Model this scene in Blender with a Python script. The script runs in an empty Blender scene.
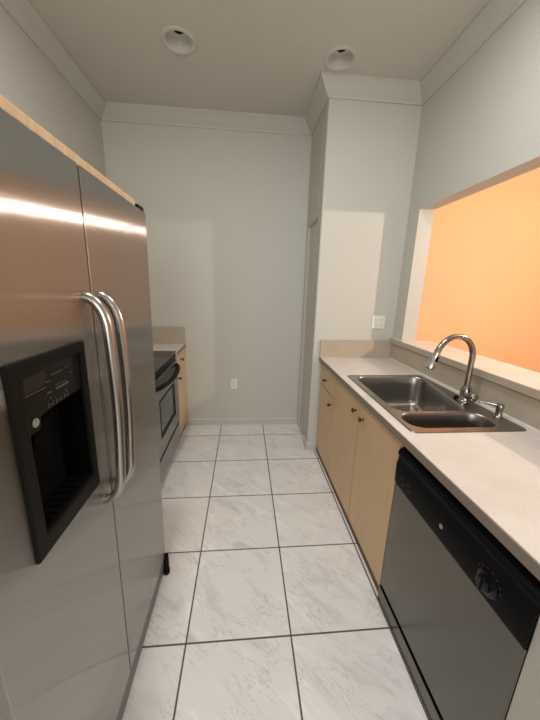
import bpy, bmesh, math, random
from mathutils import Vector, Matrix
random.seed(4)
S = bpy.context.scene
COL = S.collection
PI = math.pi

# ------------------------------------------------------------------ materials
class NT:
    def __init__(s, name):
        s.m = bpy.data.materials.new(name); s.m.use_nodes = True
        s.t = s.m.node_tree; s.b = s.t.nodes['Principled BSDF']
    def n(s, typ, **kw):
        x = s.t.nodes.new(typ)
        for k, v in kw.items():
            if k in x.inputs: x.inputs[k].default_value = v
            else: setattr(x, k, v)
        return x
    def l(s, a, b): s.t.links.new(a, b)
    def math(s, op, a, b=None, clamp=False):
        x = s.t.nodes.new('ShaderNodeMath'); x.operation = op; x.use_clamp = clamp
        for i, v in enumerate((a, b)):
            if v is None: continue
            if isinstance(v, (int, float)): x.inputs[i].default_value = v
            else: s.l(v, x.inputs[i])
        return x.outputs[0]

def c4(c): return (c[0], c[1], c[2], 1)
def srgb(r, g, b):
    f = lambda v: (v/255/12.92) if v/255 <= .04045 else ((v/255+.055)/1.055)**2.4
    return (f(r), f(g), f(b))

def plain(name, col, rough=.5, metal=0, var=.06, scale=30, bump=0, bscale=200, stretch=None, spec=.5):
    t = NT(name); b = t.b
    b.inputs['Roughness'].default_value = rough; b.inputs['Metallic'].default_value = metal
    b.inputs['Specular IOR Level'].default_value = spec
    tc = t.n('ShaderNodeTexCoord'); mp = t.n('ShaderNodeMapping')
    t.l(tc.outputs['Object'], mp.inputs['Vector'])
    if stretch: mp.inputs['Scale'].default_value = stretch
    nz = t.n('ShaderNodeTexNoise', Scale=scale, Detail=4.0)
    t.l(mp.outputs[0], nz.inputs['Vector'])
    mx = t.n('ShaderNodeMix', data_type='RGBA')
    mx.inputs[6].default_value = c4([v*(1-var) for v in col]); mx.inputs[7].default_value = c4([min(1, v*(1+var)) for v in col])
    t.l(nz.outputs['Fac'], mx.inputs[0]); t.l(mx.outputs[2], b.inputs['Base Color'])
    if bump:
        n2 = t.n('ShaderNodeTexNoise', Scale=bscale, Detail=3.0); t.l(mp.outputs[0], n2.inputs['Vector'])
        bp = t.n('ShaderNodeBump', Strength=bump, Distance=.002)
        t.l(n2.outputs['Fac'], bp.inputs['Height']); t.l(bp.outputs[0], b.inputs['Normal'])
    return t.m

def brushed(name, col, rough, aniso, metal=1.0, scatter=0):
    t = NT(name); b = t.b
    b.inputs['Base Color'].default_value = c4(col); b.inputs['Metallic'].default_value = metal
    b.inputs['Anisotropic'].default_value = aniso
    tg = t.n('ShaderNodeTangent', direction_type='UV_MAP'); t.l(tg.outputs[0], b.inputs['Tangent'])
    tc = t.n('ShaderNodeTexCoord'); mp = t.n('ShaderNodeMapping'); mp.inputs['Scale'].default_value = (1, 90, 1)
    t.l(tc.outputs['Object'], mp.inputs['Vector'])
    nz = t.n('ShaderNodeTexNoise', Scale=6.0, Detail=5.0); t.l(mp.outputs[0], nz.inputs['Vector'])
    mr = t.n('ShaderNodeMapRange'); mr.inputs['To Min'].default_value = rough*.97; mr.inputs['To Max'].default_value = rough*1.03
    t.l(nz.outputs['Fac'], mr.inputs['Value']); t.l(mr.outputs[0], b.inputs['Roughness'])
    if scatter:                                # fine vertical grain: the micro facets tilt sideways
        g = t.n('ShaderNodeNewGeometry'); big = t.n('ShaderNodeVectorMath', operation='SCALE'); big.inputs['Scale'].default_value = 9000.0
        t.l(g.outputs['Position'], big.inputs[0])
        wn = t.n('ShaderNodeTexWhiteNoise', noise_dimensions='3D'); t.l(big.outputs[0], wn.inputs['Vector'])
        sp = t.n('ShaderNodeSeparateColor'); t.l(wn.outputs['Color'], sp.inputs[0])
        d = t.math('MULTIPLY', t.math('SUBTRACT', t.math('ADD', t.math('ADD', sp.outputs[0], sp.outputs[1]), sp.outputs[2]), 1.5), scatter)
        sv = t.n('ShaderNodeVectorMath', operation='SCALE'); t.l(tg.outputs[0], sv.inputs[0]); t.l(d, sv.inputs['Scale'])
        av = t.n('ShaderNodeVectorMath', operation='ADD'); t.l(g.outputs['Normal'], av.inputs[0]); t.l(sv.outputs[0], av.inputs[1])
        nv = t.n('ShaderNodeVectorMath', operation='NORMALIZE'); t.l(av.outputs[0], nv.inputs[0]); t.l(nv.outputs[0], b.inputs['Normal'])
    return t.m

def laminate(name, base, dark, light, rough):
    t = NT(name); b = t.b; b.inputs['Roughness'].default_value = rough
    tc = t.n('ShaderNodeTexCoord')
    n1 = t.n('ShaderNodeTexNoise', Scale=420.0, Detail=3.0); t.l(tc.outputs['Object'], n1.inputs['Vector'])
    n2 = t.n('ShaderNodeTexNoise', Scale=7.0, Detail=4.0); t.l(tc.outputs['Object'], n2.inputs['Vector'])
    r = t.n('ShaderNodeValToRGB'); e = r.color_ramp.elements
    e[0].position = .33; e[0].color = c4(dark); e[1].position = .46; e[1].color = c4(base)
    x = e.new(.62); x.color = c4(base); x = e.new(.72); x.color = c4(light)
    t.l(n1.outputs['Fac'], r.inputs[0])
    mx = t.n('ShaderNodeMix', data_type='RGBA', blend_type='MULTIPLY'); mx.inputs[0].default_value = .25
    t.l(r.outputs[0], mx.inputs[6]); t.l(n2.outputs['Fac'], mx.inputs[7])
    t.l(mx.outputs[2], b.inputs['Base Color'])
    return t.m

def wood(name, col, dark, rough=.45):
    t = NT(name); b = t.b; b.inputs['Roughness'].default_value = rough
    tc = t.n('ShaderNodeTexCoord'); mp = t.n('ShaderNodeMapping'); mp.inputs['Scale'].default_value = (40, 40, 2.2)
    t.l(tc.outputs['Object'], mp.inputs['Vector'])
    nz = t.n('ShaderNodeTexNoise', Scale=1.6, Detail=6.0, Distortion=.6); t.l(mp.outputs[0], nz.inputs['Vector'])
    n2 = t.n('ShaderNodeTexNoise', Scale=3.0, Detail=2.0); t.l(tc.outputs['Object'], n2.inputs['Vector'])
    r = t.n('ShaderNodeValToRGB'); e = r.color_ramp.elements
    e[0].position = .3; e[0].color = c4(dark); e[1].position = .65; e[1].color = c4(col)
    t.l(nz.outputs['Fac'], r.inputs[0])
    mx = t.n('ShaderNodeMix', data_type='RGBA', blend_type='MULTIPLY'); mx.inputs[0].default_value = .18
    t.l(r.outputs[0], mx.inputs[6]); t.l(n2.outputs['Fac'], mx.inputs[7]); t.l(mx.outputs[2], b.inputs['Base Color'])
    return t.m

TILE = .457; TX = -.242; TY = 2.787
def tile_floor():
    t = NT('marbled_ceramic_tile'); b = t.b
    g = t.n('ShaderNodeNewGeometry'); sp = t.n('ShaderNodeSeparateXYZ'); t.l(g.outputs['Position'], sp.inputs[0])
    u = t.math('DIVIDE', t.math('SUBTRACT', sp.outputs[0], TX), TILE); v = t.math('DIVIDE', t.math('SUBTRACT', sp.outputs[1], TY), TILE)
    eu = t.math('ABSOLUTE', t.math('SUBTRACT', t.math('FRACT', u), .5)); ev = t.math('ABSOLUTE', t.math('SUBTRACT', t.math('FRACT', v), .5))
    ed = t.math('MAXIMUM', eu, ev)
    gr = t.n('ShaderNodeMapRange'); gr.inputs['From Min'].default_value = .4905; gr.inputs['From Max'].default_value = .4935
    t.l(ed, gr.inputs['Value'])
    iu = t.math('FLOOR', u); iv = t.math('FLOOR', v)
    cb = t.n('ShaderNodeCombineXYZ'); t.l(iu, cb.inputs[0]); t.l(iv, cb.inputs[1])
    wn = t.n('ShaderNodeTexWhiteNoise', noise_dimensions='3D'); t.l(cb.outputs[0], wn.inputs['Vector'])
    off = t.n('ShaderNodeVectorMath', operation='SCALE'); off.inputs['Scale'].default_value = 9.0; t.l(wn.outputs['Color'], off.inputs[0])
    ad = t.n('ShaderNodeVectorMath', operation='ADD'); t.l(g.outputs['Position'], ad.inputs[0]); t.l(off.outputs[0], ad.inputs[1])
    mp = t.n('ShaderNodeMapping'); mp.inputs['Rotation'].default_value = (0, 0, math.radians(38)); mp.inputs['Scale'].default_value = (2.2, 7.0, 1)
    rot = t.n('ShaderNodeMapping'); rot.inputs['Rotation'].default_value = (0, 0, math.radians(42)); t.l(ad.outputs[0], rot.inputs[0])
    mp.inputs['Rotation'].default_value = (0, 0, 0); t.l(rot.outputs[0], mp.inputs[0])
    n1 = t.n('ShaderNodeTexNoise', Scale=1.5, Detail=7.0, Roughness=.62, Distortion=.9); t.l(mp.outputs[0], n1.inputs['Vector'])
    r = t.n('ShaderNodeValToRGB'); e = r.color_ramp.elements
    e[0].position = .28; e[0].color = c4(srgb(210, 204, 198)); e[1].position = .68; e[1].color = c4(srgb(245, 244, 242))
    x = e.new(.45); x.color = c4(srgb(233, 229, 225)); x = e.new(.56); x.color = c4(srgb(235, 231, 225))
    t.l(n1.outputs['Fac'], r.inputs[0])
    n2 = t.n('ShaderNodeTexNoise', Scale=2.3, Detail=5.0, Roughness=.6, Distortion=1.6); t.l(mp.outputs[0], n2.inputs['Vector'])
    vd = t.math('ABSOLUTE', t.math('SUBTRACT', n2.outputs['Fac'], .5))
    vr = t.n('ShaderNodeMapRange'); vr.inputs['From Min'].default_value = 0; vr.inputs['From Max'].default_value = .022
    vr.inputs['To Min'].default_value = .5; vr.inputs['To Max'].default_value = 0; t.l(vd, vr.inputs['Value'])
    n3 = t.n('ShaderNodeTexNoise', Scale=5.0, Detail=2.0); t.l(ad.outputs[0], n3.inputs['Vector'])
    vm = t.math('MULTIPLY', vr.outputs[0], t.math('MULTIPLY', t.math('SUBTRACT', n3.outputs['Fac'], .42, True), 5.0, True))
    m1 = t.n('ShaderNodeMix', data_type='RGBA'); t.l(vm, m1.inputs[0]); t.l(r.outputs[0], m1.inputs[6]); m1.inputs[7].default_value = c4(srgb(168, 155, 140))
    m2 = t.n('ShaderNodeMix', data_type='RGBA'); t.l(gr.outputs[0], m2.inputs[0]); t.l(m1.outputs[2], m2.inputs[6]); m2.inputs[7].default_value = c4(srgb(98, 84, 74))
    t.l(m2.outputs[2], b.inputs['Base Color'])
    rr = t.n('ShaderNodeMapRange'); rr.inputs['To Min'].default_value = .33; rr.inputs['To Max'].default_value = .9
    t.l(gr.outputs[0], rr.inputs['Value']); t.l(rr.outputs[0], b.inputs['Roughness'])
    bp = t.n('ShaderNodeBump', Strength=.5, Distance=.002, invert=True); t.l(gr.outputs[0], bp.inputs['Height']); t.l(bp.outputs[0], b.inputs['Normal'])
    return t.m

M = {}
M['wall'] = plain('painted_wall_white', srgb(197, 195, 185), .6, var=.015, scale=3, bump=.35, bscale=170, spec=.3)
M['ceil'] = plain('textured_ceiling', srgb(203, 199, 190), .8, var=.03, scale=8, bump=.8, bscale=120, spec=.2)
M['trim'] = plain('white_trim_paint', srgb(194, 192, 183), .45, var=.015, scale=5, spec=.4)
M['door'] = plain('white_door_paint', srgb(200, 194, 185), .5, var=.02, scale=5, spec=.4)
M['orange'] = plain('orange_paint_shadow_mottle', srgb(240, 192, 146), .7, var=.075, scale=1.3, bump=.3, bscale=150, spec=.2)  # orange paint; the soft mottling stands in for blotchy shadows on this wall
M['floor'] = tile_floor()
M['steel'] = brushed('brushed_stainless_steel', (.375, .362, .342), .14, 1.0, scatter=.75)
M['steel_dw'] = brushed('dark_stainless_steel', (.15, .143, .125), .22, .4)
M['handle'] = plain('satin_steel_handle', (.42, .38, .345), .27, 1, var=.05, scale=30)
M['sinksteel'] = plain('satin_sink_steel', (.33, .31, .29), .33, 1, var=.03, scale=9)
M['nickel'] = plain('brushed_nickel', (.32, .295, .265), .25, 1, var=.05)
M['chrome'] = plain('bright_chrome', (.60, .58, .55), .14, 1, var=.02)
M['black'] = plain('black_plastic', (.006, .006, .0065), .36, var=.1, spec=.06)
M['blackgloss'] = plain('black_gloss_panel', (.005, .005, .0055), .2, var=.1, spec=.25)
M['charcoal'] = plain('charcoal_plastic', (.008, .0075, .0065), .45, var=.1, spec=.08)
M['darkgrey'] = plain('dark_grey_enamel', (.06, .058, .055), .5, var=.1)
M['kick'] = plain('grey_kick_grille', (.16, .158, .15), .45, var=.05)
M['glassblack'] = plain('black_cooktop_glass', (.012, .012, .013), .08, var=.1)
M['ovenglass'] = plain('oven_window_glass', (.05, .052, .05), .1, var=.1)
M['rangesteel'] = brushed('range_stainless_steel', (.30, .295, .275), .3, .5)
M['lightmark'] = plain('printed_light_grey', (.36, .355, .34), .5, var=.02)
M['dimmark'] = plain('printed_dim_grey', (.07, .07, .07), .5, var=.02, spec=.1)
M['counter'] = laminate('speckled_laminate_top', srgb(219, 212, 203), srgb(194, 185, 174), srgb(232, 227, 220), .38)
M['splash'] = laminate('speckled_laminate_splash', srgb(190, 175, 156), srgb(168, 153, 134), srgb(204, 191, 172), .45)
M['edge'] = laminate('laminate_edge_band', srgb(138, 125, 111), srgb(120, 108, 95), srgb(152, 139, 124), .45)
M['ledge'] = laminate('pale_laminate_ledge', srgb(228, 218, 204), srgb(208, 197, 182), srgb(240, 232, 222), .42)
M['cab'] = wood('maple_laminate_door', srgb(220, 188, 148), srgb(212, 178, 136))
M['cabin'] = wood('gap_shade_carcass', srgb(72, 50, 32), srgb(58, 40, 26), .6)  # carcass darkened so the gaps between cabinet fronts look shaded
M['toe'] = plain('dark_brown_toe_kick', srgb(104, 78, 58), .6, var=.12, scale=20)
M['board'] = wood('raw_pine_board', srgb(208, 183, 148), srgb(190, 162, 124), .7)
M['knob'] = plain('aged_bronze_knob', (.13, .065, .035), .35, .7, var=.15)
M['plate'] = plain('white_outlet_plastic', srgb(232, 228, 218), .35, var=.01)
M['slot'] = plain('outlet_slot_dark', (.03, .03, .03), .6)
M['baffle'] = plain('white_light_baffle', srgb(205, 203, 195), .35, var=.02)
M['panelgrey'] = plain('pale_grey_panel', srgb(184, 180, 170), .6, var=.03, scale=9, bump=.3, bscale=150)
M['caulk'] = plain('white_caulk', srgb(226, 222, 214), .6, var=.02)
M['dark'] = plain('dark_void', (.003, .003, .003), .9, spec=.05)

# ------------------------------------------------------------------ mesh helpers
def bx(bm, x0, x1, y0, y1, z0, z1):
    v = [bm.verts.new(p) for p in ((x0,y0,z0),(x1,y0,z0),(x1,y1,z0),(x0,y1,z0),(x0,y0,z1),(x1,y0,z1),(x1,y1,z1),(x0,y1,z1))]
    for f in ((3,2,1,0),(4,5,6,7),(0,1,5,4),(1,2,6,5),(2,3,7,6),(3,0,4,7)): bm.faces.new([v[i] for i in f])
    return v

def frame(d):
    d = Vector(d).normalized()
    a = Vector((0, 0, 1)) if abs(d.z) < .9 else Vector((0, 1, 0))
    u = d.cross(a).normalized(); w = d.cross(u).normalized()
    return u, w

def loft(bm, rings, cap0=True, cap1=True, close=True):
    R = [[bm.verts.new(p) for p in r] for r in rings]
    n = len(R[0])
    for a, b in zip(R, R[1:]):
        for i in range(n if close else n-1): bm.faces.new((a[i], a[(i+1) % n], b[(i+1) % n], b[i]))
    if cap0: bm.faces.new(R[0][::-1])
    if cap1: bm.faces.new(R[-1])
    return R

def tube(bm, pts, rad, seg=14, squash=1):
    pts = [Vector(p) for p in pts]
    if not isinstance(rad, (list, tuple)): rad = [rad]*len(pts)
    rings = []; u = None
    for i, p in enumerate(pts):
        d = (pts[min(i+1, len(pts)-1)] - pts[max(i-1, 0)]).normalized()
        if u is None: u, w = frame(d)
        else:
            u = (u - d*u.dot(d)).normalized(); w = d.cross(u)
        rings.append([p + (u*math.cos(2*PI*k/seg) + w*math.sin(2*PI*k/seg)*squash)*rad[i] for k in range(seg)])
    loft(bm, rings)

def lathe(bm, prof, c, axis='Z', seg=24, cap0=True, cap1=True):
    c = Vector(c); rings = []
    for r, h in prof:
        ring = []
        for k in range(seg):
            a = 2*PI*k/seg; p = (r*math.cos(a), r*math.sin(a))
            ring.append(c + (Vector((p[0], p[1], h)) if axis == 'Z' else Vector((h, p[0], p[1])) if axis == 'X' else Vector((p[1], h, p[0]))))
        rings.append(ring)
    loft(bm, rings, cap0, cap1)

def hole_box(bm, ax, lo, hi, hlo, hhi):
    """slab with a rectangular through hole; ax = through axis, lo/hi full box, hlo/hhi hole in the other two axes"""
    o = [i for i in range(3) if i != ax]
    A = [lo[o[0]], hlo[0], hhi[0], hi[o[0]]]; Bv = [lo[o[1]], hlo[1], hhi[1], hi[o[1]]]
    V = {}
    for k, w in enumerate((lo[ax], hi[ax])):
        for i in range(4):
            for j in range(4):
                p = [0, 0, 0]; p[ax] = w; p[o[0]] = A[i]; p[o[1]] = Bv[j]; V[i, j, k] = bm.verts.new(p)
    for k in range(2):
        for i in range(3):
            for j in range(3):
                if (i, j) != (1, 1): bm.faces.new((V[i,j,k], V[i+1,j,k], V[i+1,j+1,k], V[i,j+1,k]))
    for i in range(3):
        for j in (0, 3): bm.faces.new((V[i,j,0], V[i+1,j,0], V[i+1,j,1], V[i,j,1])); bm.faces.new((V[j,i,0], V[j,i+1,0], V[j,i+1,1], V[j,i,1]))
    bm.faces.new((V[1,1,0], V[1,2,0], V[1,2,1], V[1,1,1])); bm.faces.new((V[2,1,0], V[2,2,0], V[2,2,1], V[2,1,1]))
    bm.faces.new((V[1,1,0], V[2,1,0], V[2,1,1], V[1,1,1])); bm.faces.new((V[1,2,0], V[2,2,0], V[2,2,1], V[1,2,1]))

def rrect(x0, x1, y0, y1, r, z, n=6):
    out = []
    for cx, cy, a0 in ((x1-r, y1-r, 0), (x0+r, y1-r, 90), (x0+r, y0+r, 180), (x1-r, y0+r, 270)):
        for k in range(n+1):
            a = math.radians(a0 + 90*k/n); out.append(Vector((cx + r*math.cos(a), cy + r*math.sin(a), z)))
    return out

def prism(bm, poly, ax, w0, w1):
    def P(p, w):
        q = [0, 0, 0]; o = [i for i in range(3) if i != ax]; q[o[0]] = p[0]; q[o[1]] = p[1]; q[ax] = w; return q
    loft(bm, [[P(p, w0) for p in poly], [P(p, w1) for p in poly]])

def obj(name, bm, mat, parent=None, bevel=0, smooth=False, seg=2, shear=None, uv=False):
    bmesh.ops.recalc_face_normals(bm, faces=bm.faces)
    if shear:
        for v in bm.verts: v.co.x += shear*v.co.z
    me = bpy.data.meshes.new(name)
    if uv:
        L = bm.loops.layers.uv.new('UVMap')
        for f in bm.faces:
            for l in f.loops: l[L].uv = (l.vert.co.y*.9 + l.vert.co.x*.12, l.vert.co.z)
    bm.to_mesh(me); bm.free()
    o = bpy.data.objects.new(name, me); COL.objects.link(o)
    me.materials.append(M[mat])
    if smooth:
        for p in me.polygons: p.use_smooth = True
    if bevel:
        md = o.modifiers.new('bevel', 'BEVEL'); md.width = bevel; md.segments = seg; md.limit_method = 'ANGLE'; md.angle_limit = math.radians(40)
        for p in me.polygons: p.use_smooth = True
        md.harden_normals = True
    elif smooth:
        md = o.modifiers.new('edges', 'EDGE_SPLIT'); md.split_angle = math.radians(42)
    if parent:
        o.parent = parent; o.matrix_parent_inverse = Matrix.Translation(-parent.location)
    return o

def thing(name, label, cat, loc, group=None):
    o = bpy.data.objects.new(name, None); COL.objects.link(o); o.location = loc; o.empty_display_size = .1
    o['label'] = label; o['category'] = cat
    if group: o['group'] = group
    return o
def tag(o, label, cat, group=None):
    o['label'] = label; o['category'] = cat
    if group: o['group'] = group
    return o
def struct(name, bm, mat, bevel=0, **k):
    o = obj(name, bm, mat, None, bevel, **k); o['kind'] = 'structure'; return o
def N(): return bmesh.new()
def box(name, mat, parent, x0, x1, y0, y1, z0, z1, bevel=0, **k):
    bm = N(); bx(bm, x0, x1, y0, y1, z0, z1); return obj(name, bm, mat, parent, bevel, **k)

# ------------------------------------------------------------------ room shell
XL, XR, YB, YC, XC, ZC = -1.222, 1.314, 3.041, 2.48, .604, 2.937
XR2 = 1.43; YN = -3.0; XD = 4.6
LED_Z = 1.094
bm = N(); bx(bm, XL-.1, XD+.1, YN-.1, YB+.1, -.1, 0); struct('floor', bm, 'floor')
CANS = [(-.404, 2.25), (.612, 2.265), (-.404, .98), (.612, .98)]
# ceiling with round holes for the recessed lights
bm = N()
def circ(cx, cy, r, z, n=32): return [Vector((cx + r*math.cos(2*PI*k/n), cy + r*math.sin(2*PI*k/n), z)) for k in range(n)]
outer = [bm.verts.new(p) for p in ((XL-.1, YN-.1, ZC), (XD+.1, YN-.1, ZC), (XD+.1, YB+.1, ZC), (XL-.1, YB+.1, ZC))]
E = [bm.edges.new((outer[i], outer[(i+1) % 4])) for i in range(4)]
for cx, cy in CANS:
    vs = [bm.verts.new(p) for p in circ(cx, cy, .083, ZC)]
    E += [bm.edges.new((vs[i], vs[(i+1) % len(vs)])) for i in range(len(vs))]
bmesh.ops.triangle_fill(bm, use_beauty=True, edges=E)
ret = bmesh.ops.extrude_face_region(bm, geom=list(bm.faces))
for g in ret['geom']:
    if isinstance(g, bmesh.types.BMVert): g.co.z += .2
struct('ceiling', bm, 'ceil')
bm = N(); bx(bm, XL-.1, XL, YN, YB, 0, ZC); struct('wall_left', bm, 'wall')
bm = N(); bx(bm, XL-.1, XC+.05, YB, YB+.1, 0, ZC); struct('wall_back', bm, 'wall')
# right wall with pass-through opening
OY0, OY1, OZ0, OZ1 = -.155, 2.322, 1.0515, 2.099
bm = N(); bx(bm, XR, XR2, OY1, YC+.06, 0, ZC); struct('wall_right', bm, 'wall')
bm = N(); bx(bm, XR, XR2, OY0, OY1, 0, OZ0); struct('wall_right_lower', bm, 'wall')
bm = N(); bx(bm, XR, XR2, OY0, OY1, OZ1, ZC); struct('wall_right_upper', bm, 'wall')
bm = N(); bx(bm, XR, XR2, YN, OY0, 0, ZC); struct('wall_right_near', bm, 'wall')
# pantry block: front face, side face with a door recess
bm = N(); poly = [(XC, YC), (XR2, YC), (XR2, YC+.1), (XC+.1, YC+.1), (XC+.1, YC+.12), (XC, YC+.12)]
bm2 = N()
prism(bm2, [(XC, YC), (XR+.02, YC), (XR+.02, YC+.13), (XC, YC+.13)], 2, 0, ZC); bm.free()
struct('wall_pantry_front', bm2, 'wall', bevel=.013, seg=4)
DY0, DY1, DZ = YC+.13, YB-.045, 2.078
bm = N(); bx(bm, XC, XC+.1, DY0, YB, DZ, ZC); bx(bm, XC, XC+.1, DY1, YB, 0, DZ); struct('wall_pantry_side', bm, 'wall')
dr = box('door_1', 'door', None, XC+.028, XC+.065, DY0+.006, DY1-.006, .012, DZ-.012, .002); dr['kind'] = 'structure'
bm = N(); bx(bm, XC+.004, XC+.028, DY0, DY0+.012, 0, DZ); bx(bm, XC+.004, XC+.028, DY1-.012, DY1, 0, DZ); bx(bm, XC+.004, XC+.028, DY0, DY1, DZ-.014, DZ)
struct('trim_2', bm, 'door')
# neighbouring room seen through the opening, and the far ends of the plan
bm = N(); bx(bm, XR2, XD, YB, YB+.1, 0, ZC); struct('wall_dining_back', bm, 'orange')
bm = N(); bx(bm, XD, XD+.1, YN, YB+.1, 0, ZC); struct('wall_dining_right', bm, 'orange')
bm = N(); bx(bm, XL-.1, XD+.1, YN-.1, YN, 0, ZC); struct('wall_front', bm, 'wall')
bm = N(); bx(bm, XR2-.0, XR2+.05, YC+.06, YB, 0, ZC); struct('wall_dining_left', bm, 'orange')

# crown moulding, mitred round the plan
def sweep(bm, path, prof):
    n = len(path); rings = []
    for i, p in enumerate(path):
        p = Vector(p); nn = []
        if i > 0: d = (p - Vector(path[i-1])).normalized(); nn.append(Vector((d.y, -d.x)))
        if i < n-1: d = (Vector(path[i+1]) - p).normalized(); nn.append(Vector((d.y, -d.x)))
        m = nn[0] if len(nn) == 1 else (nn[0] + nn[1]) / (1 + nn[0].dot(nn[1]))
        rings.append([(p.x + m.x*d_, p.y + m.y*d_, z) for d_, z in prof])
    loft(bm, rings)
bm = N()
sweep(bm, [(XL, YN), (XL, YB), (XC, YB), (XC, YC), (XR, YC), (XR, YN)],
      [(-.002, ZC-.102), (.010, ZC-.102), (.014, ZC-.092), (.022, ZC-.084), (.040, ZC-.066), (.060, ZC-.040), (.076, ZC-.024), (.084, ZC-.016), (.086, ZC+.001), (-.002, ZC+.001)])
struct('trim_1', bm, 'trim')
bprof = [(-.002, 0), (.013, 0), (.013, .060), (.010, .070), (.004, .078), (-.002, .078)]
bm = N(); sweep(bm, [(-.63, YB), (XC, YB)], bprof); struct('baseboard_back', bm, 'trim')
bm = N(); sweep(bm, [(XC, DY0), (XC, YC), (.69, YC)], bprof); struct('baseboard_pantry', bm, 'trim')

# ------------------------------------------------------------------ recessed ceiling lights
def can(cx, cy, label, on=False):
    t = thing('recessed_light', label, 'ceiling light', (cx, cy, ZC), 'recessed ceiling lights')
    bm = N(); lathe(bm, [(.080, .001), (.108, .001), (.108, -.004), (.103, -.008), (.088, -.008), (.080, -.003), (.080, .001)], (cx, cy, ZC), seg=40, cap0=False, cap1=False); obj('trim_ring', bm, 'ceil', t, smooth=True)
    bm = N(); lathe(bm, [(.080, -.003), (.077, .012), (.072, .035), (.060, .052), (.024, .060)], (cx, cy, ZC), seg=40, cap0=False, cap1=False)
    for v in list(bm.verts): pass
    obj('reflector', bm, 'baffle', t, smooth=True)
    bm = N(); lathe(bm, [(.0821, .0), (.0821, .13), (.0821, .132)], (cx, cy, ZC), seg=32, cap0=False); obj('housing', bm, 'darkgrey', t, smooth=True)
    bm = N(); lathe(bm, [(.034, .131), (.034, .056), (.030, .053)], (cx, cy, ZC), seg=20); obj('socket', bm, 'dark', t, smooth=True)
    return t
can(*CANS[0], 'round white recessed ceiling light left of the pantry block, unlit')
can(*CANS[1], 'round white recessed ceiling light touching the crown of the pantry block, unlit')

# ------------------------------------------------------------------ refrigerator
SH = .012                                   # the door faces lean this much per metre
FX = -.4085                                 # door face at floor level
Y0, YS, Y1 = .385, .8135, 1.300
fr = thing('refrigerator', 'large side by side stainless steel refrigerator with black ice dispenser', 'refrigerator', (-.8, .83, 0))
box('cabinet', 'darkgrey', fr, -1.19, -.488, .395, 1.278, .03, 1.766, .004)
DX0, DX1 = .492, .741; DZ0, DZ1 = .964, 1.363      # dispenser surround
bm = N(); hole_box(bm, 0, (FX-.055, Y0, .118), (FX, YS-.0035, 1.768), (DX0+.014, DZ0+.014), (DX1-.014, DZ1-.014))
fz = obj('freezer_door', bm, 'steel', fr, .004, shear=SH, uv=True, seg=2)
bm = N(); bx(bm, FX-.055, FX, YS+.0035, Y1, .118, 1.768)
fd = obj('fridge_door', bm, 'steel', fr, .004, shear=SH, uv=True, seg=2)
box('door_gasket', 'black', fr, FX-.062, FX-.010, YS-.004, YS+.004, .14, 1.76, shear=SH)
box('kick_grille', 'kick', fr, -.47, FX-.010, .395, 1.288, .012, .110, .003)
box('hinge_cover', 'black', fr, -.47, -.392, 1.235, 1.296, 1.762, 1.786, .004)
for yy in (.45, 1.293):
    bm = N(); lathe(bm, [(.014, 0), (.017, .004), (.017, .03), (.015, .035), (.015, .117)], (FX+.004, yy, 0), seg=16); obj('levelling_foot', bm, 'black', fr, smooth=True)
for yy in (.45, 1.24):
    bm = N(); lathe(bm, [(.02, 0), (.02, .035)], (-1.12, yy, 0), seg=16); obj('levelling_foot', bm, 'black', fr, smooth=True)
def handle(parent, y, z0, z1):
    bm = N(); pts = []; rad = []
    n = 9
    x = lambda z: FX + SH*z
    for k in range(n+1):
        a = k/n; s = math.sin(a*PI/2); c = 1-math.cos(a*PI/2)
        pts.append((x(z1)-.004 + .050*s, y, z1 - .010 - .085*c)); rad.append(.0135)
    for k in range(1, 8):
        q = k/8; z = z1-.095 + (z0+.095 - (z1-.095))*q
        pts.append((x(z1)+.046 + (x(z0)-x(z1))*q + .006*math.sin(q*PI), y, z)); rad.append(.0135)
    for k in range(n+1):
        a = k/n; s = math.sin((1-a)*PI/2); c = 1-math.cos((1-a)*PI/2)
        pts.append((x(z0)-.004 + .050*s, y, z0 + .010 + .085*c)); rad.append(.0135)
    tube(bm, pts, rad, 18)
    h = obj('handle', bm, 'handle', parent, smooth=True)
    return h
handle(fz, YS-.034, .872, 1.474); handle(fd, YS+.040, .872, 1.474)
# ice and water dispenser, a part with its own pieces
bm = N(); hole_box(bm, 0, (FX-.012, DX0, DZ0), (FX+.007, DX1, DZ1), (DX0+.034, DZ0+.042), (DX1-.022, DZ1-.026))
dp = obj('dispenser_surround', bm, 'charcoal', fr, .005, shear=SH)
ya, yb = DX0+.034, DX1-.022; za, zb = DZ0+.042, DZ1-.026
zp = 1.224
prof = [(zp, ya), (zp+.012, yb)]
bm = N(); prism(bm, [(ya, zp-.006), (ya+.036, zp-.004), (ya+.040, zp+.018), (ya+.060, zp+.022), (yb, zp+.026), (yb, zb), (ya, zb)], 0, FX-.012, FX+.001)
obj('control_panel', bm, 'blackgloss', dp, .002, shear=SH)
bm = N(); cx0 = FX-.066
bx(bm, cx0, cx0+.006, ya, yb, za, zb); bx(bm, cx0, FX-.004, ya-.006, ya, za, zb); bx(bm, cx0, FX-.004, yb, yb+.006, za, zb); bx(bm, cx0, FX-.004, ya, yb, zb, zb+.006); bx(bm, cx0, FX-.004, ya, yb, za-.008, za)
obj('cavity', bm, 'dark', dp, shear=SH)
bm = N()
for k in range(9): bx(bm, FX-.056, FX-.006, ya+.010+k*.0215, ya+.018+k*.0215, za, za+.007)
bx(bm, FX-.060, FX-.004, ya+.003, yb-.003, za-.001, za+.003)
obj('drip_grille', bm, 'blackgloss', dp, shear=SH)
bm = N(); prism(bm, [(FX-.058, za+.07), (FX-.052, za+.07), (FX-.035, zp-.01), (FX-.042, zp-.01)], 1, (ya+yb)/2-.028, (ya+yb)/2+.028); obj('paddle', bm, 'dark', dp, .002, shear=SH)
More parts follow.
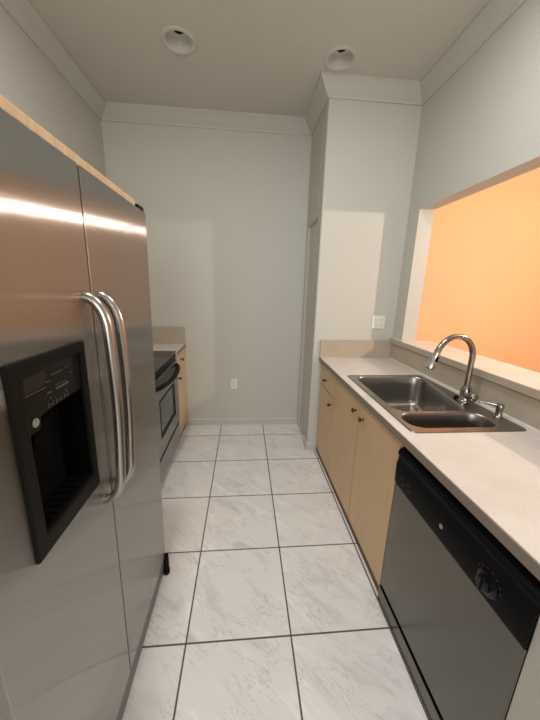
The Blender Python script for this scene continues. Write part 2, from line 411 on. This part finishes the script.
bm = N(); prism(bm, [(ya+.006, zp+.074), (ya+.058, zp+.077), (ya+.074, zp+.092), (ya+.060, zp+.106), (ya+.006, zp+.102)], 0, FX+.001, FX+.0016); obj('display', bm, 'glassblack', dp, shear=SH)
bm = N(); q = FX+.001
def mark(y, z, w, h): bx(bm, q, q+.0006, ya+y, ya+y+w, zp+z, zp+z+h)
mark(.006, .070, .058, .0016); mark(.064, .079, .016, .0016); mark(.084, .089, .040, .0016); mark(.133, .092, .010, .0014)
mark(.094, .055, .046, .005); mark(.094, .064, .034, .0012); mark(.066, .055, .012, .003); mark(.148, .075, .010, .0014)
for y0_ in (.064, .090, .118): mark(y0_, .026, .002, .011); mark(y0_+.014, .026, .002, .011); mark(y0_+.004, .030, .008, .0016); 
mark(.072, .043, .003, .003); mark(.124, .040, .004, .005)
obj('printed_icons', bm, 'dimmark', dp, shear=SH)
def badge(bm, x, y, z, r, ax=1, th=.0015, lean=0):
    """small round emblem: ring, two looped strokes"""
    def ring(R, w, cy=0, cz=0, n=24, h=1):
        rings = []
        for k in range(n):
            a = 2*PI*k/n; rings.append([(x + ax*e, y + cy + (R+s)*math.cos(a), z + cz + (R+s)*h*math.sin(a)) for s, e in ((-w, 0), (w, 0), (w, th), (-w, th))])
        rings.append(rings[0]); loft(bm, rings, False, False)
    ring(r*.88, r*.10)
    ring(r*.26, r*.09, -r*.24, r*.08, 14, 1.25); ring(r*.26, r*.09, r*.26, -r*.02, 14, 1.35)
    bx(bm, min(x, x+ax*th), max(x, x+ax*th), y-r*.5, y+r*.55, z-r*.50, z-r*.38)
bm = N(); badge(bm, FX+.001, ya+.022, zp+.014, .0085); obj('badge', bm, 'lightmark', dp, shear=SH)

bm = N(); bx(bm, -1.15, -.392, .30, 1.198, 1.7685, 1.789)
tag(obj('wooden_board', bm, 'board', None, .002), 'thin raw tan wooden board lying on top of the stainless refrigerator', 'board')

# ------------------------------------------------------------------ cabinets
def knob(parent, x, y, z, s):
    bm = N(); lathe(bm, [(.0075, 0), (.007, .002*s), (.006, .004*s), (.0058, .012*s), (.010, .016*s), (.0145, .020*s), (.0150, .025*s), (.010, .030*s)], (x, y, z), 'X', 18)
    return obj('knob', bm, 'knob', parent, smooth=True)
def carcass(parent, xf, xb, y0, y1, z0=.072, z1=.876, toe=True, tk=-.004, tz=.072):
    """open-fronted body: sides, bottom, back, face frame and a recessed toe kick; xf front, xb back"""
    s = 1 if xb > xf else -1
    X = lambda a, b: (min(a, b), max(a, b))
    a, b = X(xf, xb)
    box('side_panel', 'cabin', parent, a, b, y0, y0+.016, z0, z1); box('side_panel', 'cabin', parent, a, b, y1-.016, y1, z0, z1)
    box('bottom_panel', 'cabin', parent, a, b, y0+.016, y1-.016, z0, z0+.016)
    a2, b2 = X(xb, xb-s*.012); box('back_panel', 'cabin', parent, a2, b2, y0+.016, y1-.016, z0+.016, z1)
    a3, b3 = X(xf, xf+s*.018); box('top_rail', 'cabin', parent, a3, b3, y0+.016, y1-.016, z1-.03, z1)
    a, b = X(xf-s*tk, xf+s*.012)
    if toe: box('toe_kick', 'toe', parent, a, b, y0, y1, 0, tz)
def front(name, parent, xf, s, y0, y1, z0, z1, mat='cab'):
    a, b = sorted((xf, xf - s*.018))
    bm = N(); bx(bm, a, b, y0, y1, z0, z1)
    return obj(name, bm, mat, parent, .0015)

CXF = .690                                   # carcass front; doors stand .018 proud
t = thing('base_cabinet', 'narrow maple base cabinet with one drawer over one door, beside pantry block', 'cabinet', (.98, 2.255, 0))
carcass(t, .705, 1.29, 2.042, 2.463, tk=.016, tz=.041)
d = front('drawer', t, .704, 1, 2.046, 2.461, .685, .870); knob(d, .686, 2.285, .757, -1)
d = front('door', t, .704, 1, 2.046, 2.461, .045, .675); knob(d, .686, 2.112, .612, -1)
t = thing('sink_base_cabinet', 'wide maple base cabinet with two full height doors under the sink', 'cabinet', (.98, 1.57, 0))
carcass(t, .705, 1.29, 1.108, 2.038, tk=.016, tz=.041)
d = front('door', t, .704, 1, 1.578, 2.033, .045, .870); knob(d, .686, 1.618, .783, -1)
d = front('door', t, .704, 1, 1.110, 1.568, .045, .870); knob(d, .686, 1.503, .775, -1)

t = thing('dishwasher', 'dark stainless dishwasher with black control panel under the right counter', 'dishwasher', (.98, .79, 0))
WY0, WY1, WX = .463, 1.100, .681
box('tub', 'darkgrey', t, .715, 1.27, WY0+.006, WY1-.006, .02, .868, .003)
bm = N(); bx(bm, WX, WX+.03, WY0+.0005, WY1-.003, .088, .664); obj('door', bm, 'steel_dw', t, .004, uv=True)
bm = N(); prism(bm, [(WX+.03, .668), (WX+.001, .668), (WX-.006, .675), (WX-.008, .765), (WX-.001, .785), (WX-.001, .803), (WX-.008, .809), (WX-.007, .823), (WX+.002, .832), (WX+.03, .836)], 1, WY0+.0005, WY1-.002)
cp = obj('control_panel', bm, 'black', t, .002)
bm = N(); lathe(bm, [(.034, 0), (.034, -.003), (.031, -.005)], (WX-.0073, .586, .722), 'X', 32); kb = obj('dial', bm, 'blackgloss', cp, smooth=True)
bm = N(); lathe(bm, [(.022, -.004), (.0215, -.019), (.018, -.022)], (WX-.0073, .586, .722), 'X', 28); bx(bm, WX-.034, WX-.012, .582, .590, .702, .742); obj('knob', bm, 'blackgloss', cp, .0015)
bm = N(); rr = []
for k in range(13):
    a = math.radians(200 + 11*k); rr.append([(WX-.0085, .586 + R*math.cos(a), .722 + R*math.sin(a)) for R in (.035, .0365)])
rings = [[r[0], r[1], (r[1][0]-.0006, r[1][1], r[1][2]), (r[0][0]-.0006, r[0][1], r[0][2])] for r in rr]; loft(bm, rings)
for k in range(7):
    a = math.radians(35 + 22*k); bx(bm, WX-.0087, WX-.0076, .586+.043*math.cos(a)-.003, .586+.043*math.cos(a)+.003, .722+.043*math.sin(a)-.001, .722+.043*math.sin(a)+.001)
obj('dial_marks', bm, 'dimmark', cp)
bm = N()
for k, (yy, zz) in enumerate(((1.03, .722), (1.02, .700), (.985, .722), (.975, .700))):
    bm = N(); bx(bm, WX-.0084, WX-.0070, yy, yy+.018, zz, zz+.003); obj('indicator_mark', bm, 'dimmark', cp)
bm = N(); badge(bm, WX-.0072, .784, .722, .0085, -1); obj('badge', bm, 'lightmark', cp)
bm = N(); bx(bm, WX-.006, WX+.02, WY0+.004, WY1-.004, .001, .078); obj('kick_plate', bm, 'steel_dw', t, .002, uv=True)
bm = N(); bx(bm, .684, 1.29, -.15, WY0-.0005, 0, .874); tag(obj('end_panel', bm, 'panelgrey', None, .002), 'pale grey panel at near end of the right counter, beside dishwasher', 'panel')

# ------------------------------------------------------------------ right worktop, splashback and ledge
SX0, SX1, SY0, SY1 = .712, 1.252, 1.076, 1.912         # sink rim
bm = N(); hole_box(bm, 2, (.664, -.15, .8762), (XR-.003, YC-.002, .914), (SX0+.015, SY0+.015), (SX1-.015, SY1-.015))
ct = obj('worktop', bm, 'counter', None, .0015); tag(ct, 'long speckled beige laminate worktop holding the sink', 'worktop')
box('edge_band', 'edge', ct, .6615, .664, -.15, YC-.002, .877, .9105, .0008)
bm = N(); bx(bm, .664, XR-.012, YC-.019, YC-.002, .9145, 1.066); obj('backsplash', bm, 'splash', ct, .002)
bm = N(); bx(bm, XR-.017, XR-.001, -.15, YC-.019, .9145, 1.046); obj('backsplash', bm, 'splash', ct, .001)
bm = N(); bx(bm, XR-.0205, XR-.017, -.15, YC-.02, .914, .918); obj('caulk_line', bm, 'caulk', ct)
bm = N(); prism(bm, [(XR-.03, -.15), (1.57, -.15), (1.57, 2.3195), (XR-.001, 2.3195), (XR-.001, YC-.021), (XR-.03, YC-.021)], 2, 1.052, LED_Z)
lg = obj('serving_ledge', bm, 'ledge', None, .002); tag(lg, 'pale laminate ledge along the pass-through opening above the sink', 'ledge')
box('edge_band', 'splash', lg, XR-.0325, XR-.03, -.15, YC-.021, 1.053, LED_Z-.003, .0008)

# ------------------------------------------------------------------ sink
sk = thing('kitchen_sink', 'double bowl stainless steel sink set into the right worktop', 'sink', (.98, 1.49, .914))
zt = .9195
bowl_a = lambda e, z, r: rrect_big(e, z, r)
def big(e, z, r):          # large far bowl, its back edge slants inwards towards the faucet
    x0, x1, y0, y1 = .752+e, 1.224-e, 1.288+e, 1.868-e
    p = rrect(x0, x1, y0, y1, r, z, 7)
    for v in p:
        if v.x > 1.0 and v.y < 1.80:
            k = min(1, (1.80-v.y)/.34); k = k*k*(3-2*k); v.x -= .080*k*min(1, (v.x-1.0)/.1)
    return p
def small(e, z, r): return rrect(.736+e, 1.166-e, 1.112+e, 1.270-e, r, z, 7)
bm = N()
o_ = [bm.verts.new(p) for p in rrect(SX0+.004, SX1-.004, SY0+.004, SY1-.004, .022, zt, 5)]
E = [bm.edges.new((o_[i], o_[(i+1) % len(o_)])) for i in range(len(o_))]
for f in (big, small):
    vs = [bm.verts.new(p) for p in f(0, zt, .07)]
    E += [bm.edges.new((vs[i], vs[(i+1) % len(vs)])) for i in range(len(vs))]
bmesh.ops.triangle_fill(bm, use_beauty=True, edges=E)
a = [bm.verts.new(p) for p in rrect(SX0, SX1, SY0, SY1, .025, .9142, 5)]
for i in range(len(o_)): bm.faces.new((o_[i], o_[(i+1) % len(o_)], a[(i+1) % len(a)], a[i]))
bmesh.ops.recalc_face_normals(bm, faces=bm.faces)
obj('rim', bm, 'sinksteel', sk, smooth=True)
def bowl(f, depth, drain):
    bm = N()
    prof = [(0, 0, .07), (.002, -.003, .07), (.004, -.010, .07), (.008, -.06, .068), (.013, -depth+.045, .066), (.020, -depth+.018, .060), (.034, -depth+.005, .05), (.055, -depth, .035)]
    loft(bm, [f(e, zt+dz, r) for e, dz, r in prof], False, True)
    for fc in bm.faces: fc.smooth = True
    o = obj('bowl', bm, 'sinksteel', sk, smooth=True)
    bm = N(); z = zt-depth
    lathe(bm, [(.056, 0), (.056, .003), (.046, .0035), (.040, -.000), (.036, .0005)], (*drain, z+.0005), seg=32); dn = obj('drain', bm, 'chrome', o, smooth=True)
    bm = N(); lathe(bm, [(.037, .001), (.034, .004), (.012, .006), (.010, .016), (.007, .018)], (*drain, z+.001), seg=24); obj('strainer', bm, 'darkgrey', dn, smooth=True)
    return o
bowl(big, .205, (1.055, 1.735)); bowl(small, .17, (.955, 1.191))

# ------------------------------------------------------------------ faucet
fx, fy = 1.205, 1.418
fc = thing('kitchen_faucet', 'tall brushed nickel gooseneck faucet behind the sink bowls', 'faucet', (fx, fy, zt))
bm = N(); lathe(bm, [(.033, 0), (.033, .004), (.030, .008), (.0275, .012), (.0265, .065), (.023, .078), (.018, .088)], (fx, fy, zt+.0005), seg=28); obj('base', bm, 'nickel', fc, smooth=True)
phi = math.radians(190); R = .120; zr = 1.160
dirv = Vector((math.cos(phi), math.sin(phi), 0))
pts = [Vector((fx, fy, zt+.08 + (zr-zt-.08)*k/5)) for k in range(6)]
for k in range(1, 21):
    a = PI*k/20*.90; pts.append(Vector((fx, fy, zr)) + dirv*(R-R*math.cos(a)) + Vector((0, 0, R*math.sin(a))))
bm = N(); tube(bm, pts, .0150, 18); obj('spout', bm, 'nickel', fc, smooth=True)
e = pts[-1]; dn = (pts[-1]-pts[-2]).normalized()
bm = N(); tube(bm, [e-dn*.004, e+dn*.004, e+dn*.008, e+dn*.042, e+dn*.078, e+dn*.085], [.0162, .0172, .016, .019, .0235, .0225], 22); sh = obj('spray_head', bm, 'chrome', fc, smooth=True)
bm = N(); tube(bm, [e+dn*.0845, e+dn*.087], [.019, .0185], 20); obj('spray_face', bm, 'black', sh, smooth=True)
sd = Vector((-dirv.y, dirv.x, 0))
bm = N(); q = e + dn*.030 + sd.cross(dn)*0 + (sd)*.016; tube(bm, [q-dn*.012, q+dn*.014], [.007, .008], 12); obj('spray_button', bm, 'black', sh, smooth=True)
bm = N(); z = zt+.040
tube(bm, [(fx, fy-.016, z), (fx+.002, fy-.036, z), (fx+.003, fy-.058, z+.001), (fx+.004, fy-.068, z+.001), (fx+.004, fy-.074, z+.001)], [.022, .0245, .0245, .020, .010], 24)
tube(bm, [(fx-.004, fy-.036, z+.018), (fx-.008, fy-.036, z+.034), (fx-.010, fy-.037, z+.046)], [.008, .006, .005], 12)
obj('lever', bm, 'nickel', fc, smooth=True)
bm = N(); tube(bm, [(fx-.02, fy+.034, zt+.0005), (fx-.02, fy+.034, zt+.012), (fx-.02, fy+.034, zt+.020)], [.014, .013, .008], 16)
tag(obj('hole_cap', bm, 'black', None, smooth=True), 'small black cap on the sink deck beside the faucet base', 'cap')

sp = thing('soap_dispenser', 'short brushed nickel soap pump at near end of the sink deck', 'soap dispenser', (1.225, 1.205, zt))
sx, sy = 1.222, 1.212
bm = N(); lathe(bm, [(.022, 0), (.022, .003), (.017, .006), (.015, .010), (.0145, .040), (.016, .044), (.0165, .060), (.013, .066), (.006, .068)], (sx, sy, zt+.0005), seg=24); obj('pump_body', bm, 'nickel', sp, smooth=True)
bm = N(); tube(bm, [(sx-.006, sy+.004, zt+.056), (sx-.030, sy+.030, zt+.058), (sx-.055, sy+.056, zt+.056), (sx-.062, sy+.063, zt+.051)], [.0075, .006, .005, .0045], 12); obj('nozzle', bm, 'nickel', sp, smooth=True)

# ------------------------------------------------------------------ left run: worktops, cabinets, range
RY0, RY1, RX = 1.884, 2.636, -.600
t = thing('base_cabinet', 'maple base cabinet with drawer in the back left corner beyond the range', 'cabinet', (-.9, 2.84, 0))
carcass(t, -.628, -1.20, 2.644, 3.036)
d = front('drawer', t, -.627, -1, 2.648, 3.034, .71, .868); knob(d, -.609, 2.835, .795, 1)
d = front('door', t, -.627, -1, 2.648, 3.034, .076, .704); knob(d, -.609, 2.69, .648, 1)
bm = N(); bx(bm, XL+.002, -.598, 2.641, YB-.002, .8762, .914); wl = obj('worktop', bm, 'counter', None, .0015); tag(wl, 'short laminate worktop in the back left corner beyond the range', 'worktop')
box('edge_band', 'edge', wl, -.598, -.5955, 2.641, YB-.002, .877, .9105, .0008)
bm = N(); bx(bm, XL+.02, -.5965, YB-.020, YB-.002, .9145, 1.084); obj('backsplash', bm, 'splash', wl, .002)
bm = N(); bx(bm, XL+.002, XL+.02, 2.641, YB-.002, .9145, 1.084); obj('backsplash', bm, 'splash', wl, .002)
t = thing('base_cabinet', 'maple base cabinet standing between the refrigerator and the range', 'cabinet', (-.9, 1.6, 0))
carcass(t, -.628, -1.20, 1.300, 1.876)
d = front('drawer', t, -.627, -1, 1.304, 1.872, .71, .868); knob(d, -.609, 1.588, .79, 1)
d = front('door', t, -.627, -1, 1.304, 1.872, .076, .704); knob(d, -.609, 1.35, .648, 1)
bm = N(); bx(bm, XL+.002, -.598, 1.298, 1.879, .8762, .914); w2 = obj('worktop', bm, 'counter', None, .0015); tag(w2, 'short laminate worktop section between the refrigerator and the range', 'worktop')
box('edge_band', 'edge', w2, -.598, -.5955, 1.298, 1.879, .877, .9105, .0008)

rg = thing('range', 'stainless electric range with black glass cooktop beyond the refrigerator', 'range', (-.9, 2.26, 0))
box('body', 'darkgrey', rg, -1.19, RX-.036, RY0, RY1, .03, .905, .003)
bm = N(); bx(bm, -1.19, RX-.004, RY0, RY1, .9055, .922); ck = obj('cooktop', bm, 'glassblack', rg, .005)
bm = N()
for cx, cy, r in ((-.80, 2.07, .10), (-.80, 2.45, .075), (-1.04, 2.07, .075), (-1.04, 2.45, .10)):
    bm = N(); lathe(bm, [(r-.003, 0), (r, 0), (r, .0005), (r-.003, .0005), (r-.003, 0)], (cx, cy, .9221), seg=40, cap0=False, cap1=False)
    obj('burner_ring', bm, 'dimmark', ck)
bm = N(); prism(bm, [(-1.215, .925), (-1.14, .925), (-1.155, 1.07), (-1.175, 1.095), (-1.215, 1.095)], 1, RY0, RY1); obj('back_guard', bm, 'black', rg, .004)
bm = N(); bx(bm, RX-.034, RX-.010, RY0+.003, RY1-.003, .862, .903); obj('front_trim', bm, 'black', rg, .003)
box('vent_slot', 'black', rg, RX-.034, RX-.012, RY0+.02, RY1-.02, .846, .861)
bm = N(); hole_box(bm, 0, (RX-.034, RY0+.003, .262), (RX, RY1-.003, .845), (RY0+.16, .40), (RY1-.16, .665)); od = obj('oven_door', bm, 'rangesteel', rg, .005, uv=True)
bm = N(); bx(bm, RX-.024, RX-.008, RY0+.15, RY1-.15, .39, .675); obj('window', bm, 'ovenglass', od, .001)
bm = N(); hole_box(bm, 0, (RX-.004, RY0+.143, .383), (RX+.0015, RY1-.143, .682), (RY0+.16, .40), (RY1-.16, .665)); obj('window_frame', bm, 'black', od)
pts = []; rad = []
for k in range(21):
    q = k/20; y = RY0+.03 + (RY1-RY0-.06)*q; s = math.sin(q*PI)
    pts.append((RX-.006 + .062*s**.55, y, .806 - .012*s)); rad.append(.020)
bm = N(); tube(bm, pts, rad, 16, .75); obj('handle', bm, 'black', od, smooth=True)
bm = N()
rings = []
for k in range(21):
    q = k/20; y = RY0+.05 + (RY1-RY0-.10)*q; s = math.sin(q*PI)
    rings.append([(RX-.002+.030*s**.6, y, .782-.004*s), (RX+.004+.034*s**.6, y, .772-.016*s), (RX-.002+.006*s, y, .762-.060*s), (RX-.004, y, .762-.060*s), (RX-.004, y, .782)])
loft(bm, rings); obj('handle_bezel', bm, 'rangesteel', od, smooth=True, uv=True)
box('drawer_gap', 'black', rg, RX-.036, RX-.012, RY0+.004, RY1-.004, .225, .262)
bm = N(); bx(bm, RX-.034, RX-.002, RY0+.003, RY1-.003, .075, .232); obj('drawer', bm, 'rangesteel', rg, .005, uv=True)
box('toe_panel', 'darkgrey', rg, RX-.06, RX-.045, RY0+.006, RY1-.006, .0, .074)

# ------------------------------------------------------------------ outlets
def outlet(cx, yw, cz, gangs, label):
    t = thing('wall_outlet', label, 'outlet', (cx, yw, cz))
    w = .070 if gangs == 1 else .114
    bm = N(); bx(bm, cx-w/2, cx+w/2, yw-.006, yw, cz-.057, cz+.057); obj('cover_plate', bm, 'plate', t, .003)
    for g in range(gangs):
        gx = cx if gangs == 1 else cx + (-.023 if g == 0 else .023)
        for q in (-1, 1):
            z = cz + q*.0195; y = yw-.006
            a = N(); bx(a, gx-.0165, gx+.0165, y-.0025, y+.001, z-.0145, z+.0145); s = obj('socket', a, 'plate', t, .0008)
            for k, (x0, x1, z0, z1) in enumerate(((-.0085, -.0060, -.001, .008), (.0060, .0085, -.001, .008), (-.0022, .0022, -.010, -.006))):
                b = N(); bx(b, gx+x0, gx+x1, y-.0030, y, z+z0, z+z1); obj('slot', b, 'slot', s)
    return t
outlet(-.104, YB, .472, 1, 'white single wall outlet low on the back wall')
outlet(1.166, YC, 1.226, 2, 'white double wall outlet on the pantry wall above the worktop')

# ------------------------------------------------------------------ lights
def light(name, typ, loc, energy, color, size=.1, rot=(0, 0, 0), **k):
    d = bpy.data.lights.new(name, typ); d.energy = energy; d.color = color
    if typ == 'AREA': d.shape = 'DISK'; d.size = size
    else: d.shadow_soft_size = size
    for a, v in k.items(): setattr(d, a, v)
    o = bpy.data.objects.new(name, d); COL.objects.link(o); o.location = loc; o.rotation_euler = rot; return o
light('dining_lamp', 'POINT', (2.75, 1.17, 2.11), 94, (1, .81, .69), .032)
light('ceiling_lamp', 'AREA', (-.404, .98, ZC-.012), 14, (.98, .985, 1), .15)
light('ceiling_lamp', 'AREA', (.612, .98, ZC-.012), 13.5, (.97, .985, 1), .15)
light('hall_fill_light', 'AREA', (-.2, -2.95, 1.7), 48, (.96, .98, 1), 1.6, (math.radians(90), 0, 0))  # added fill behind the camera to lift walls and ceiling; no window built

w = bpy.data.worlds.new('World'); S.world = w; w.use_nodes = True
w.node_tree.nodes['Background'].inputs[0].default_value = (.5, .55, .6, 1); w.node_tree.nodes['Background'].inputs[1].default_value = .2

# ------------------------------------------------------------------ camera
cd = bpy.data.cameras.new('Camera'); cam = bpy.data.objects.new('Camera', cd); COL.objects.link(cam)
r = Vector((.99604381, -.08483493, .02645317)); u = Vector((-.00510708, .24254241, .97012736)); f = Vector((.0887167, .96642445, -.24114961))
cam.matrix_world = Matrix(((r.x, u.x, -f.x, 0), (r.y, u.y, -f.y, 0), (r.z, u.z, -f.z, 1.5), (0, 0, 0, 1)))
cd.sensor_fit = 'VERTICAL'; cd.sensor_height = 36; cd.lens = 36*294.4/720; cd.clip_start = .02
S.camera = cam
S.view_settings.view_transform = 'Standard'; S.view_settings.look = 'None'; S.view_settings.gamma = 1; S.view_settings.use_curve_mapping = False
S.view_settings.exposure = 0.17
